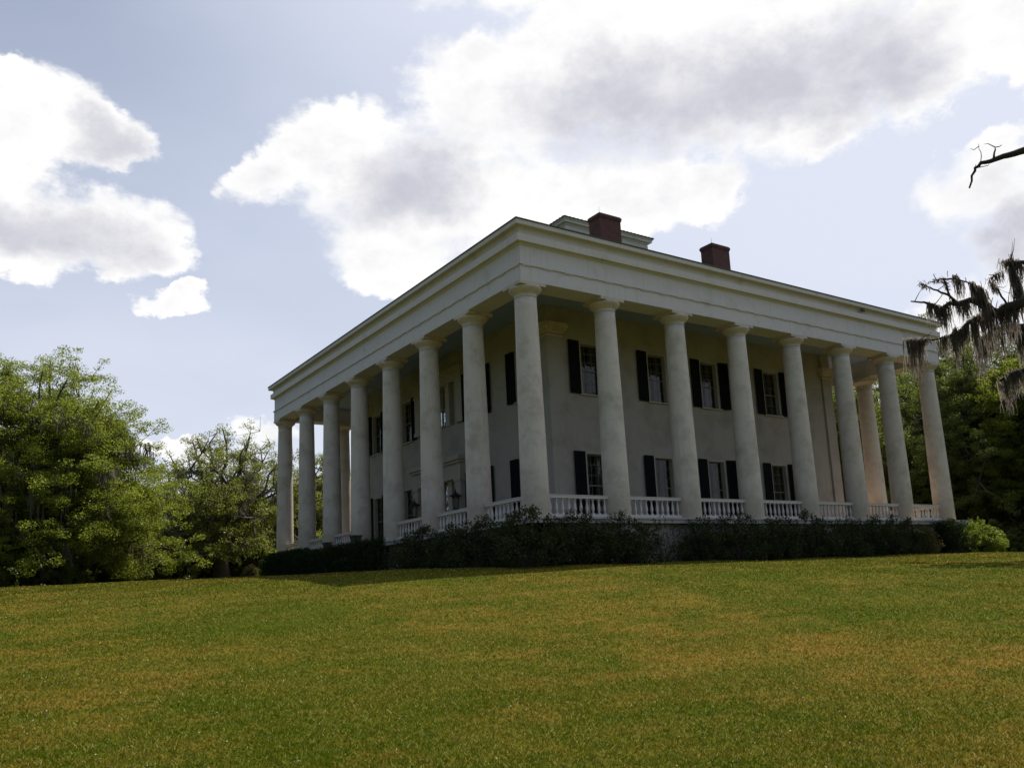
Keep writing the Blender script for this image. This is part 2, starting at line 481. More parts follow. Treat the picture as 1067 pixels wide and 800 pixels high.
# ------------------------------------------------------------------ terrain: a gentle rise with the house on top
CTRL = np.array([(-19.6, -27.7, -4.22), (-13.1, -24.4, -4.12), (-15.8, -21.8, -4.02), (-20.0, -20.0, -3.78), (-12.5, -16.9, -3.72),
                 (-18.5, -7.7, -3.05), (0.2, -18.2, -3.55), (17.8, -8.6, -2.26), (34.6, -2.1, -1.92), (-10.2, -4.0, -2.24), (-7.8, -2.3, -2.03),
                 (-3.2, -3.2, -1.93), (0.7, -3.2, -1.90), (4.1, -3.2, -1.92), (11.8, -3.2, -1.93), (21.7, -3.2, -1.88), (25, -3.2, -1.89),
                 (-3.2, -0.8, -1.81), (-3.2, 3.8, -1.64), (-3.2, 7.5, -1.56), (-3.2, 15.7, -1.40), (-3.2, 23.0, -1.17), (-1, 33.4, -0.90),
                 (-16.8, 27.2, -1.19), (-13.3, 34.0, -0.96), (-6.9, 41.1, -0.72), (1.1, 44.4, -0.73), (15, 48, -0.75), (32, 32, -1.5), (15, 15, -1.5),
                 (46, 8, -1.95), (-3.3, -4.4, -2.12), (-1.5, -4.4, -2.08), (0.6, -4.4, -2.0), (2.9, -4.4, -1.98), (7.4, -4.4, -2.0), (60, -20, -2.2), (-40, -40, -4.4), (-50, 10, -2.6), (-40, 50, -1.3), (10, -40, -4.2), (60, 60, -1.4), (20, 80, -0.9)])


def tps_fit(P):
    n = len(P)
    d = np.hypot(P[:, None, 0] - P[None, :, 0], P[:, None, 1] - P[None, :, 1])
    K = np.where(d > 0, d * d * np.log(np.maximum(d, 1e-9)), 0) + np.eye(n) * 6.0
    A = np.zeros((n + 3, n + 3)); A[:n, :n] = K
    A[:n, n] = 1; A[:n, n + 1:] = P[:, :2]; A[n:, :n] = A[:n, n:].T
    return np.linalg.solve(A, np.concatenate([P[:, 2], np.zeros(3)]))


TW = tps_fit(CTRL)


def ground_z(x, y):
    x = np.atleast_1d(np.asarray(x, float)); y = np.atleast_1d(np.asarray(y, float))
    r = np.hypot(x - 5, y - 5); s = np.minimum(1.0, 85 / np.maximum(r, 1e-6))
    xx, yy = 5 + (x - 5) * s, 5 + (y - 5) * s
    out = np.full(len(x), TW[-3]) + TW[-2] * xx + TW[-1] * yy
    for i, (cx, cy, _) in enumerate(CTRL):
        d2 = (xx - cx) ** 2 + (yy - cy) ** 2
        out += TW[i] * 0.5 * d2 * np.log(np.maximum(d2, 1e-12))
    bump = 0.035 * np.sin(x * 0.9 + 1.3 * np.sin(y * 0.41)) * np.sin(y * 0.77 + 0.6) * np.clip(1.2 - r / 80, 0, 1)
    f = np.clip((r - 85) / 200, 0, 1)
    return (out + bump) * (1 - f) + (-2.0) * f


def gz(x, y):
    return float(ground_z(x, y)[0])


def build_terrain():
    a = np.sinh(np.linspace(-6.6, 6.6, 331)) / math.sinh(6.6) * 1500
    t = np.linspace(-1, 1, 331)
    a = 75 * t + (3000 - 75) * np.sign(t) * np.abs(t) ** 9
    X, Y = np.meshgrid(a, a, indexing='ij')
    Z = ground_z(X.ravel(), Y.ravel())
    V = np.stack([X.ravel(), Y.ravel(), Z], 1)
    n = len(a)
    i, j = np.meshgrid(np.arange(n - 1), np.arange(n - 1), indexing='ij')
    b = (i * n + j).ravel()
    F = np.stack([b, b + n, b + n + 1, b + 1], 1)
    o = link('ground', np_mesh('ground', V, F, lawn_mat(), True))
    tag(o, kind='structure')


build_terrain()


def build_grass():
    n = 1250000
    r = 3.0 * (50 / 3.0) ** rng.random(n)
    th = R(53) + (rng.random(n) - 0.5) * R(136)
    x = CAM[0] + r * np.cos(th); y = CAM[1] + r * np.sin(th)
    keep = ~((x > -2.6) & (y > -2.8))
    x, y, r = x[keep], y[keep], r[keep]; n = len(x)
    z = ground_z(x, y) - 0.008
    w = 0.0028 + 0.00052 * r * (0.7 + 0.6 * rng.random(n))
    h = (0.022 + 0.030 * rng.random(n) ** 1.5) * (0.8 + 0.010 * r)
    tuft = rng.random(n) < 0.012
    h[tuft] *= 1.7
    a = rng.random(n) * 2 * math.pi
    la = rng.random(n) * 2 * math.pi; lean = h * (0.3 + 1.1 * rng.random(n))
    P = np.stack([x, y, z], 1)
    D = np.stack([np.cos(a), np.sin(a), 0 * a], 1) * w[:, None]
    T = P + np.stack([np.cos(la) * lean, np.sin(la) * lean, h], 1)
    V = np.stack([P - D, P + D, T], 1).reshape(-1, 3)
    F = np.arange(3 * n).reshape(-1, 3)
    o = link('grass', np_mesh('grass', V, F, blade_mat(), tint=rng.random(n)))
    tag(o, 'short mown grass of the lawn, green with straw patches', 'grass', kind='stuff')


build_grass()


def build_specks():
    m = surface('dry leaf and clover', (0.42, 0.37, 0.24), (0.52, 0.50, 0.42), 0.8, 3.0, 0, 0, 20)
    n = 5200
    r = 5.5 * (44 / 5.5) ** rng.random(n)
    th = R(55) + (rng.random(n) - 0.5) * R(95)
    x = CAM[0] + r * np.cos(th); y = CAM[1] + r * np.sin(th)
    keep = ~((x > -3.4) & (y > -3.4)); x, y, r = x[keep], y[keep], r[keep]; n = len(x)
    z = ground_z(x, y) + 0.035 + 0.02 * rng.random(n)
    s = (0.004 + 0.008 * rng.random(n) ** 3) * (0.7 + r / 22)
    P = np.stack([x, y, z], 1)
    u = rng.normal(size=(n, 3)); u /= np.linalg.norm(u, axis=1)[:, None]
    w = np.cross(u, rng.normal(size=(n, 3))); w /= np.linalg.norm(w, axis=1)[:, None]
    u *= s[:, None]; w *= s[:, None] * 0.6
    V = np.stack([P - u, P - w, P + u, P + w], 1).reshape(-1, 3)
    o = link('fallen_leaves', np_mesh('fallen_leaves', V, np.arange(4 * n).reshape(-1, 4), m))
    tag(o, 'dry leaf bits and clover heads scattered over the lawn', 'leaf litter', kind='stuff')


build_specks()

# ------------------------------------------------------------------ the mansion
S = 4.3
L = 7 * S                       # 30.1 m square of columns, corner column at the origin
W = 4.1                         # gallery depth
house = empty('mansion', (L / 2, L / 2, -1.9))
tag(house, 'white Greek revival mansion with a colonnade all round and black shutters', 'house')
HI = Matrix.Translation((-L / 2, -L / 2, 1.9))
H0 = Vector((L / 2, L / 2, -1.9))


def part(mb, name, mat, parent=house):
    o = mb.build(name, mat, parent)
    if parent is house:
        o.location = -H0        # the mesh is written in scene coordinates
    return o


# gallery floor and foundation
b = MB(); b.ring([(1.05, -0.14), (1.05, 0.10), (-1, 0.10), (-1, -0.14)], 0, L); b.box(0.99, 0.99, -0.14, L - .99, L - .99, 0.097)
b.ring([(1.10, 0.02), (1.10, 0.085), (1.052, 0.085), (1.052, 0.02)], 0, L)
part(b, 'gallery_edge', M['slab'])
b = MB(); b.ring([(1.0, 0.102), (1.0, 0.106), (-4.0, 0.106), (-4.0, 0.102)], 0, L)
part(b, 'gallery_floor', M['floor'])
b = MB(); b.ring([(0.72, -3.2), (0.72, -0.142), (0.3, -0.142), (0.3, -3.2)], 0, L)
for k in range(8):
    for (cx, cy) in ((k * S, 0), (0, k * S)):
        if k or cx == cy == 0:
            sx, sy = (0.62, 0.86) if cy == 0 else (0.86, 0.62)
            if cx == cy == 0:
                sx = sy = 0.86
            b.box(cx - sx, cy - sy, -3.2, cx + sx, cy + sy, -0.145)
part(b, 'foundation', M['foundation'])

# columns
prof = [(0.585, 0.10), (0.585, 0.14)]
for i in range(25):
    t = i / 24
    prof.append((0.578 - 0.112 * (t ** 1.35), 0.16 + t * 9.14))
shaft = MB(); shaft.lathe(prof, 40)
shaft_me = shaft.mesh('column', M['column'])
cap = MB()
cap.lathe([(0.462, 9.29), (0.485, 9.30), (0.49, 9.33), (0.475, 9.35), (0.475, 9.42), (0.52, 9.46), (0.60, 9.53), (0.67, 9.60), (0.705, 9.66), (0.705, 9.70), (0.68, 9.735), (0.60, 9.74)], 40)
cap.box(-0.66, -0.607, 9.738, 0.66, 0.70, 9.868)
cap_me = cap.mesh('capital', M['capital'])
ring_pos = [(k * S, 0) for k in range(8)] + [(0, k * S) for k in range(1, 8)] + [(L, k * S) for k in range(1, 8)] + [(k * S, L) for k in range(1, 7)]
for (cx, cy) in ring_pos:
    c = link('column', shaft_me, house); c.location = Vector((cx, cy, 0)) - H0
    rz = 0 if cy == 0 else (-math.pi / 2 if cx == 0 else (math.pi / 2 if cx == L else math.pi))
    c.rotation_euler = (0, 0, random.random() * 6)
    link('capital', cap_me, c, None, (0, 0, rz - c.rotation_euler.z))

# entablature
b = MB()
b.ring([(0.60, 9.87), (0.60, 10.53), (0.66, 10.545), (0.66, 10.61), (0.575, 10.62), (0.575, 11.48), (-0.48, 11.48), (-0.48, 9.87)], 0, L)
reg = L + 1.2
nreg = 29
for i in range(nreg):
    u = -0.6 + 0.30 + i * (reg - 0.60) / (nreg - 1)
    jw = 0.235
    for j in range(4):
        def bx(u0, u1, d0, d1, z0, z1):
            if j == 0: b.box(u0, -d1, z0, u1, -d0, z1)
            elif j == 1: b.box(-d1, u0, z0, -d0, u1, z1)
            elif j == 2: b.box(u0, L + d0, z0, u1, L + d1, z1)
            else: b.box(L + d0, u0, z0, L + d1, u1, z1)
        bx(u - jw, u + jw, 0.602, 0.640, 10.50, 10.541)                    # regula
        if i < nreg - 1:                                                    # plain boards, a hair apart
            du = (reg - 0.60) / (nreg - 1)
            o_ = .003 * math.sin(i * 2.3 + j)
            bx(u - 0.294 + (0.0 if i else -.006) + .3, u + du - 0.297 + .3, 0.572, 0.581 + o_, 10.622, 11.415)
part(b, 'entablature', M['entab'])
b = MB()
b.ring([(0.577, 11.42), (0.60, 11.42), (0.66, 11.50), (0.80, 11.50), (0.80, 11.82), (0.655, 11.825), (0.655, 12.06), (0.70, 12.13), (0.905, 12.15), (0.925, 12.17),
        (0.925, 12.36), (0.3, 12.36), (0.3, 11.49), (0.577, 11.49)], 0, L)
part(b, 'cornice', M['cornice'])
b = MB(); b.box(22.76, -0.835, 11.95, 23.10, -0.80, 12.09); b.box(22.84, -0.87, 12.0, 23.0, -0.83, 12.06)
part(b, 'vent_hole', M['metal'])

# ceiling of the gallery
b = MB(); b.box(-0.47, -0.47, 10.95, L + 0.47, L + 0.47, 11.05)
b.ring([(-0.482, 10.80), (-0.482, 10.948), (-0.60, 10.948), (-0.54, 10.87)], 0, L)
part(b, 'gallery_ceiling', M['ceiling'])

# roof
b = MB()
rb = 3.45                        # half size of the belvedere body
c0, c1 = L / 2 - rb, L / 2 + rb
e = 0.965
o4 = [(-e, -e, 12.365), (L + e, -e, 12.365), (L + e, L + e, 12.365), (-e, L + e, 12.365)]
p4 = [(-e, -e, 12.41), (L + e, -e, 12.41), (L + e, L + e, 12.41), (-e, L + e, 12.41)]
q4 = [(c0, c0, 17.3), (c1, c0, 17.3), (c1, c1, 17.3), (c0, c1, 17.3)]
for i in range(4):
    j = (i + 1) % 4
    b.face([o4[i], o4[j], p4[j], p4[i]]); b.face([p4[i], p4[j], q4[j], q4[i]])
b.face(list(reversed(o4)))
for i in range(60):              # standing seams
    u = -0.4 + i * (L + 0.8) / 59
    t = min(u + e, L + e - u) / (c0 + e)
    t = min(1.0, t)
    zt = 12.41 + t * (17.3 - 12.41)
    wv = -e + t * (c0 + e)
    for flip in (0, 1):
        P = [(u - .012, -e + .35, 12.412 + .35 * .3865), (u + .012, -e + .35, 12.412 + .35 * .3865), (u + .012, wv, zt + .002), (u - .012, wv, zt + .002)]
        Q = [(x, y, z + 0.035) for x, y, z in P]
        if flip:
            P = [(y, x, z) for x, y, z in P]; Q = [(y, x, z) for x, y, z in Q]
        b.face(Q); b.face([P[0], P[3], Q[3], Q[0]]); b.face([P[1], P[2], Q[2], Q[1]])
        b.face([P[0], P[1], Q[1], Q[0]])
part(b, 'roof', M['roof'])

# belvedere: body, cornice, roof
b = MB()
bc = L / 2
nl = 22
for i in range(nl):              # lapped boards
    z0 = 17.0 + i * 0.125
    b.ring([(rb, z0), (rb + 0.018, z0), (rb + 0.003, z0 + 0.125), (rb, z0 + 0.125)], bc, bc)
b.box(c0 + .002, c0 + .002, 16.9, c1 - .002, c1 - .002, 19.76)
for sx in (-1, 1):
    for sy in (-1, 1):
        b.box(bc + sx * rb - 0.14, bc + sy * rb - 0.14, 16.95, bc + sx * rb + 0.14, bc + sy * rb + 0.14, 19.62) if False else b.box(
            *(min(bc + sx * (rb + .03), bc + sx * (rb - .2)), min(bc + sy * (rb + .03), bc + sy * (rb - .2)), 16.95,
              max(bc + sx * (rb + .03), bc + sx * (rb - .2)), max(bc + sy * (rb + .03), bc + sy * (rb - .2)), 19.66))
belv = part(b, 'belvedere', M['entab'])
b = MB()
b.ring([(rb + .005, 19.74), (rb + .05, 19.74), (rb + .06, 19.84), (rb + .24, 19.86), (rb + .24, 20.0), (rb + .30, 20.02), (rb + .30, 20.10), (rb - .3, 20.10), (rb - .3, 19.5)], bc, bc)
part(b, 'cornice', M['cornice'], belv)
b = MB(); ee = rb + .36
b.ring([(ee, 20.105), (ee, 20.16), (0.02, 20.62), (0.02, 20.105)], bc, bc)
for i in range(24):              # crimped metal edge
    u = bc - ee + 0.15 + i * (2 * ee - .3) / 23
    b.box(u - .05, bc - ee - .015, 20.13, u + .05, bc - ee + .2, 20.175); b.box(bc - ee - .015, u - .05, 20.13, bc - ee + .2, u + .05, 20.175)
part(b, 'belvedere_roof', M['roof'], belv)

# chimneys
for (x0, y0) in ((8.72, 5.0), (17.42, 5.0)):
    b = MB()
    b.box(0.03, 0.03, 0, 1.52, 0.95, 3.32); b.box(0.0, 0.0, 3.32, 1.55, 0.98, 3.40); b.box(-0.025, -0.025, 3.40, 1.575, 1.005, 3.52); b.box(0.015, 0.015, 3.52, 1.535, 0.965, 3.58)
    ch = b.build('chimney', M['brick'], house); ch.location = Vector((x0, y0, 13.65)) - H0
    r_ = MB(); r_.tube([(0.05, 0.05, 3.5), (0.05, 0.05, 3.9)], [0.014, 0.006], 5)
    r_.build('lightning_rod', M['metal'], ch)

# ---- walls with real openings
UP = (6.70, 9.28)
LO = (0.75, 3.72)
WIN_W = 1.26
R_WIN = [6.72, 11.22, 15.15, 20.38]       # along the right-hand facade
L_WIN = [6.25, 10.8, 19.3, 23.75]         # along the left-hand facade


def wall_plane(mb, conv, u0, u1, z0, z1, holes, depth):
    us = sorted({u0, u1, *[h[0] for h in holes], *[h[1] for h in holes]})
    zs = sorted({z0, z1, *[h[2] for h in holes], *[h[3] for h in holes]})
    for i in range(len(us) - 1):
        for j in range(len(zs) - 1):
            uc, zc = (us[i] + us[i + 1]) / 2, (zs[j] + zs[j + 1]) / 2
            if any(h[0] < uc < h[1] and h[2] < zc < h[3] for h in holes):
                continue
            mb.face([conv(us[i], 0, zs[j]), conv(us[i + 1], 0, zs[j]), conv(us[i + 1], 0, zs[j + 1]), conv(us[i], 0, zs[j + 1])])
    for (a, c, d, f) in holes:
        for (p, q) in (((a, d), (a, f)), ((c, f), (c, d)), ((a, f), (c, f)), ((c, d), (a, d))):
            mb.face([conv(p[0], 0, p[1]), conv(q[0], 0, q[1]), conv(q[0], depth, q[1]), conv(p[0], depth, p[1])])


def conv_r(u, d, z): return (u, W + d, z)
def conv_l(u, d, z): return (W + d, u, z)


DOOR_C = L / 2
b = MB()
hr = [(u - WIN_W / 2, u + WIN_W / 2, z0, z1) for u in R_WIN for (z0, z1) in (LO, UP)]
hl = [(u - WIN_W / 2, u + WIN_W / 2, z0, z1) for u in L_WIN for (z0, z1) in (LO, UP)]
hl += [(DOOR_C - 1.75, DOOR_C + 1.75, 0.10, 3.55), (DOOR_C - 1.75, DOOR_C + 1.75, 6.75, 9.20)]
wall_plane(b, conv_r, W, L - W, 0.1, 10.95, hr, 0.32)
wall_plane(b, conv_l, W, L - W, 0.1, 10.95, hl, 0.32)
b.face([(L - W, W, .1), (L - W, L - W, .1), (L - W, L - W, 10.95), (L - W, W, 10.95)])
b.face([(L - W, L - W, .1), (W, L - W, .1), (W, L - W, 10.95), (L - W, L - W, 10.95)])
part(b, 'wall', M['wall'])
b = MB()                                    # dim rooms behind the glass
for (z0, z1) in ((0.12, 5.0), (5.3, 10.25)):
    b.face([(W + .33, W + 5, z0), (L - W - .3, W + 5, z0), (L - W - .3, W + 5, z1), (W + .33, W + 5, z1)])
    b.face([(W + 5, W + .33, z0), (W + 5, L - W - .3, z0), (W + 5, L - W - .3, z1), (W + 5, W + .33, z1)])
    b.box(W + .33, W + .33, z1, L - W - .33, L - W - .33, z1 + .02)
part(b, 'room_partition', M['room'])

# pilasters at the corners of the walls
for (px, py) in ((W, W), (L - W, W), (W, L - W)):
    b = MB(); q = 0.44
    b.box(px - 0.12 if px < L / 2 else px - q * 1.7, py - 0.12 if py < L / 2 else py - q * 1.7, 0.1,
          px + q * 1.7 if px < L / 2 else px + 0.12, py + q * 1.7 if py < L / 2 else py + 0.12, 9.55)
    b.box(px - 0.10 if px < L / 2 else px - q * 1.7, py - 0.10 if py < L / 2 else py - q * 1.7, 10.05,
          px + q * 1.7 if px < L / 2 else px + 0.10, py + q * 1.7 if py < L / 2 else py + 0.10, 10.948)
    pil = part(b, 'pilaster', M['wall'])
    b = MB()
    for (g_, z0, z1) in ((0.17, 9.40, 9.47), (0.20, 9.551, 9.66), (0.30, 9.661, 9.80), (0.38, 9.801, 10.05)):
        b.box((px - g_) if px < L / 2 else px - q * 1.7 - g_ + .12, (py - g_) if py < L / 2 else py - q * 1.7 - g_ + .12, z0,
              (px + q * 1.7 + g_ - .12) if px < L / 2 else px + g_, (py + q * 1.7 + g_ - .12) if py < L / 2 else py + g_, z1)
    c = b.build('capital', M['capital'], pil)

# ---- windows (local: x along the facade, y into the wall, z up from the sill)


def window_kit(h, curtain_lo):
    w = WIN_W / 2
    k = {}
    b = MB()
    for (x0, x1) in ((-w - .07, -w + .015), (w - .015, w + .07)):
        b.box(x0, -.012, -.02, x1, 0.28, h + .07)
    b.box(-w + .016, -.012, h - .015, w - .016, 0.28, h + .07)
    k['frame'] = b.mesh('window', M['trim'])
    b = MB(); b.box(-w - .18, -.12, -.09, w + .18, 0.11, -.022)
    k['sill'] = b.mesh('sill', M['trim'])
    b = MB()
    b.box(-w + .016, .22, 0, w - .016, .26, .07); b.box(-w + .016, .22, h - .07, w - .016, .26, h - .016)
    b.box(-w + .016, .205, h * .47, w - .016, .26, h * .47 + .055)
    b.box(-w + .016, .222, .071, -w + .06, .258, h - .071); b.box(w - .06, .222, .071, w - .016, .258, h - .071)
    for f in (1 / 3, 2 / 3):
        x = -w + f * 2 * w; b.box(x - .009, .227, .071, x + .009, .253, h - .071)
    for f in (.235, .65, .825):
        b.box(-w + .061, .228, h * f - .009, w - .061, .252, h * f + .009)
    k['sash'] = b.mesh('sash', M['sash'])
    b = MB(); b.face([(-w, .24, 0), (w, .24, 0), (w, .24, h), (-w, .24, h)])
    k['pane'] = b.mesh('pane', M['glass'])
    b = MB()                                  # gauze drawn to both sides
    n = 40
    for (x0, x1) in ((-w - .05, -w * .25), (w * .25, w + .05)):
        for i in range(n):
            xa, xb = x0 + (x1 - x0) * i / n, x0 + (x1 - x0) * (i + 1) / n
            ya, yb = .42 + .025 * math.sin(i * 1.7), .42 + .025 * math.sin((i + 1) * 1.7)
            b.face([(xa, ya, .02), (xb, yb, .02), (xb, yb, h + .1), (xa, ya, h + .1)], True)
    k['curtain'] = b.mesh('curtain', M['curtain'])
    b = MB()                                  # shutter, hinged at x = 0, leaf towards +x
    sw = .68
    b.box(0, -.022, -.03, .07, .022, h + .08); b.box(sw - .07, -.022, -.03, sw, .022, h + .08)
    for (z0, z1) in ((-.03, .08), (h * .47, h * .47 + .09), (h - .02, h + .08)):
        b.box(.071, -.021, z0, sw - .071, .021, z1)
    b.box(.0705, .0165, .0805, sw - .0705, .0205, h - .0205)
    ns = int(h / .06)
    for i in range(ns):
        z = .09 + i * (h - .12) / ns
        if abs(z - h * .47 - .045) < .075:
            continue
        b.face([(.071, -.018, z), (sw - .071, -.018, z), (sw - .071, .016, z + .05), (.071, .016, z + .05)])
    k['shutter'] = b.mesh('shutter', M['shutter'])
    return k


KIT = {z: window_kit(z[1] - z[0], 0) for z in (UP, LO)}


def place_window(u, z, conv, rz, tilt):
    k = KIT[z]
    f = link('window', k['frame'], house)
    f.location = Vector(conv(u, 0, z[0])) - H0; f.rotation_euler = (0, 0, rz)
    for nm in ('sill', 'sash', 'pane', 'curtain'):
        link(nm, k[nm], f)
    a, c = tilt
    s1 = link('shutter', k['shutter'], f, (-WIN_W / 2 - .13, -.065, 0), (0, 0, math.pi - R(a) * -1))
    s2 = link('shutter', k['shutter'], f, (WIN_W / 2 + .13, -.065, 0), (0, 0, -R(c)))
    s1.location.x -= 0.0
    return f


for i, u in enumerate(R_WIN):
    for z in (LO, UP):
        place_window(u, z, conv_r, 0, (2 + 2 * random.random(), 6 + 6 * random.random()))
for i, u in enumerate(L_WIN):
    for z in (LO, UP):
        place_window(u, z, conv_l, -math.pi / 2, (3 + 4 * random.random(), 3 + 4 * random.random()))

# ---- portals on the left facade (lower door and upper balcony door)


def portal(zb, zt, ent_h, proud, nm):
    c = DOOR_C
    X = lambda d: W - d
    b = MB()
    # side pilasters and inner half columns' piers
    for (y0, y1, d) in ((-2.85, -2.20, proud), (2.20, 2.85, proud), (-1.30, -0.86, .10), (0.86, 1.30, .10)):
        b.box(X(d), c + y0, zb, X(-.02) if abs(y0) > 2 else X(-.2), c + y1, zt)
    for (y0, y1) in ((-2.90, -2.15), (2.15, 2.90)):
        b.box(X(proud + .05), c + y0, zt - .16, X(-.01), c + y1, zt - .002)
        b.box(X(proud + .05), c + y0, zb + .001, X(-.01), c + y1, zb + .22)
    b.box(X(proud + .02), c - 2.88, zt, X(-.02), c + 2.88, zt + ent_h * .36)
    b.box(X(proud - .01), c - 2.85, zt + ent_h * .36 + .001, X(-.02), c + 2.85, zt + ent_h * .68)
    b.box(X(proud + .12), c - 2.97, zt + ent_h * .68 + .001, X(-.02), c + 2.97, zt + ent_h * .80)
    b.box(X(proud + .24), c - 3.09, zt + ent_h * .80 + .001, X(-.02), c + 3.09, zt + ent_h)
    p = part(b, nm, M['trim'])
    # the door set back between the piers
    b = MB()
    h = zt - .02 - zb
    for s in (-1, 1):                            # two glazed leaves: stiles, rails, glazing bars
        y0, y1 = sorted((c + s * .005, c + s * .845))
        b.box(X(-.18), y0, zb + .02, X(-.24), y0 + .07, zt - .01); b.box(X(-.18), y1 - .07, zb + .02, X(-.24), y1, zt - .01)
        for (z0, z1) in ((.021, .24), (h * .45, h * .45 + .08), (h - .10, h + .005)):
            b.box(X(-.182), y0 + .071, zb + z0, X(-.238), y1 - .071, zb + z1)
        for f in (.24, .62, .79):
            b.box(X(-.20), y0 + .071, zb + h * f, X(-.225), y1 - .071, zb + h * f + .022)
        b.box(X(-.201), (y0 + y1) / 2 - .011, zb + .24, X(-.224), (y0 + y1) / 2 + .011, zt - .12)
    d = b.build('door', M['sash'], p)
    hd = MB(); hd.tube([(X(-.12), c - .08, zb + 1.05), (X(-.17), c - .08, zb + 1.05)], [.035, .02], 8); hd.build('handle', M['metal'], d)
    for s in (-1, 1):
        y0, y1 = sorted((c + s * 1.29, c + s * 1.74))
        fr = MB()
        fr.box(X(-.14), y0, zb + .02, X(-.2), y1, zt - .001)
        for (z0, z1) in ((.1, .9), (1.0, zt - zb - .12)):
            fr.box(X(-.12), y0 + .07, zb + z0, X(-.141), y1 - .07, zb + z1)
        fr.build('side_panel', M['door'], p)
    g_ = MB(); g_.face([(X(-.21), c - .85, zb + .2), (X(-.21), c + .85, zb + .2), (X(-.21), c + .85, zt - .02), (X(-.21), c - .85, zt - .02)]); g_.build('pane', M['glass'], p)
    return p


portal(0.10, 3.55, 1.25, 0.42, 'entrance_portal')
portal(6.75, 9.20, 0.75, 0.18, 'upper_portal')

# ---- wall lanterns beside the entrance
for yc in (DOOR_C - 2.45, DOOR_C + 2.45):
    b = MB()
    b.lathe([(0.02, 1.02), (0.05, 0.92), (0.10, .84), (0.36, .70), (0.37, .67), (0.17, .67)], 8, smooth=False)      # flared hood
    b.lathe([(0.05, -.06), (0.15, 0.0), (0.15, .03), (0.05, .03)], 8, smooth=False)
    for i in range(4):
        a = math.pi / 4 + i * math.pi / 2
        b.tube([(.13 * math.cos(a), .13 * math.sin(a), .02), (.17 * math.cos(a), .17 * math.sin(a), .69)], [.014, .014], 5)
    b.tube([(0.61, 0, .25), (.40, 0, .38), (0.2, 0, -.02), (0, 0, -.06)], [.03, .022, .022, .022], 6)
    b.tube([(0, 0, .98), (0, 0, 1.16)], [.03, .004], 6)
    b.tube([(.33, 0, .62), (.36, 0, 1.02)], [.05, .02], 6); b.tube([(.33, 0, .36), (.33, 0, .70)], [.02, .03], 6)
    ln = b.build('wall_lantern', M['metal'], house); ln.location = Vector((W - .62, yc - .15, 1.85)) - H0
    g_ = MB(); g_.lathe([(.125, .03), (.155, .68)], 8, smooth=False, caps=False); g_.build('lantern_glass', M['glass'], ln)

# ---- balustrades between the columns
NB = 10
bal = MB()
bal.box(-.055, -.055, .30, .055, .055, .36); bal.box(-.05, -.05, .92, .05, .05, .965)
bal.lathe([(.035, .36), (.05, .38), (.032, .41), (.045, .44), (.062, .50), (.066, .56), (.058, .64), (.042, .74), (.030, .84), (.030, .88), (.045, .90), (.045, .92)], 10)
bal_me = bal.mesh('baluster', M['rail'])
rails = MB()
hw = (S - 1.1) / 2
rails.box(-hw - .02, -.11, .965, hw + .02, .11, 1.07); rails.box(-hw - .02, -.13, 1.071, hw + .02, .13, 1.10)
rails.box(-hw - .02, -.10, .19, hw + .02, .10, .299)
for i in range(5):
    u = -hw + .15 + i * (2 * hw - .3) / 4
    rails.box(u - .08, -.08, .095, u + .08, .08, .189)
rails_me = rails.mesh('balustrade', M['rail'])
bunch = MB()
for i in range(NB):
    u = -hw + .16 + i * (2 * hw - .32) / (NB - 1)
    n0 = len(bunch.v)
    bunch.v += [(x + u, y, z) for x, y, z in bal.v]; bunch.f += [tuple(n0 + q for q in f) for f in bal.f]; bunch.sm += bal.sm
bunch_me = bunch.mesh('balusters', M['rail'])
bays = [((k + .5) * S, 0, 0, True) for k in range(7)] + [(0, (k + .5) * S, math.pi / 2, k < 3) for k in range(7) if k != 3] + \
       [((k + .5) * S, L, 0, False) for k in range(7)] + [(L, (k + .5) * S, math.pi / 2, False) for k in range(7)]
for (cx, cy, rz, near) in bays:
    r_ = link('balustrade', rails_me, house); r_.location = Vector((cx, cy, 0)) - H0; r_.rotation_euler = (0, 0, rz)
    if near:
        for i in range(NB):
            link('baluster', bal_me, r_, (-hw + .16 + i * (2 * hw - .32) / (NB - 1), 0, 0))
    else:
        tag(link('baluster_row', bunch_me, r_), kind='stuff')

# ---- planters on the gallery edge
for (y, sc, lab) in ((4 * S - .1, 1.0, 'square dark stone planter at the foot of the fourth column left of the corner'),
                     (5 * S - .2, .85, 'low dark stone planter behind the clipped hedge near the fifth column')):
    b = MB()
    b.ring([(.17, 0), (.24, .52), (.28, .53), (.28, .60), (.20, .60), (.20, .05), (.10, .05), (.10, 0)], 0, 0)
    b.box(-.195, -.195, .06, .195, .195, .55)
    p = b.build('planter', M['stone'], None, (-.82, y - 1.05, .10)); p.scale = (sc, sc, sc)
    tag(p, lab, 'planter')

# ------------------------------------------------------------------ plants


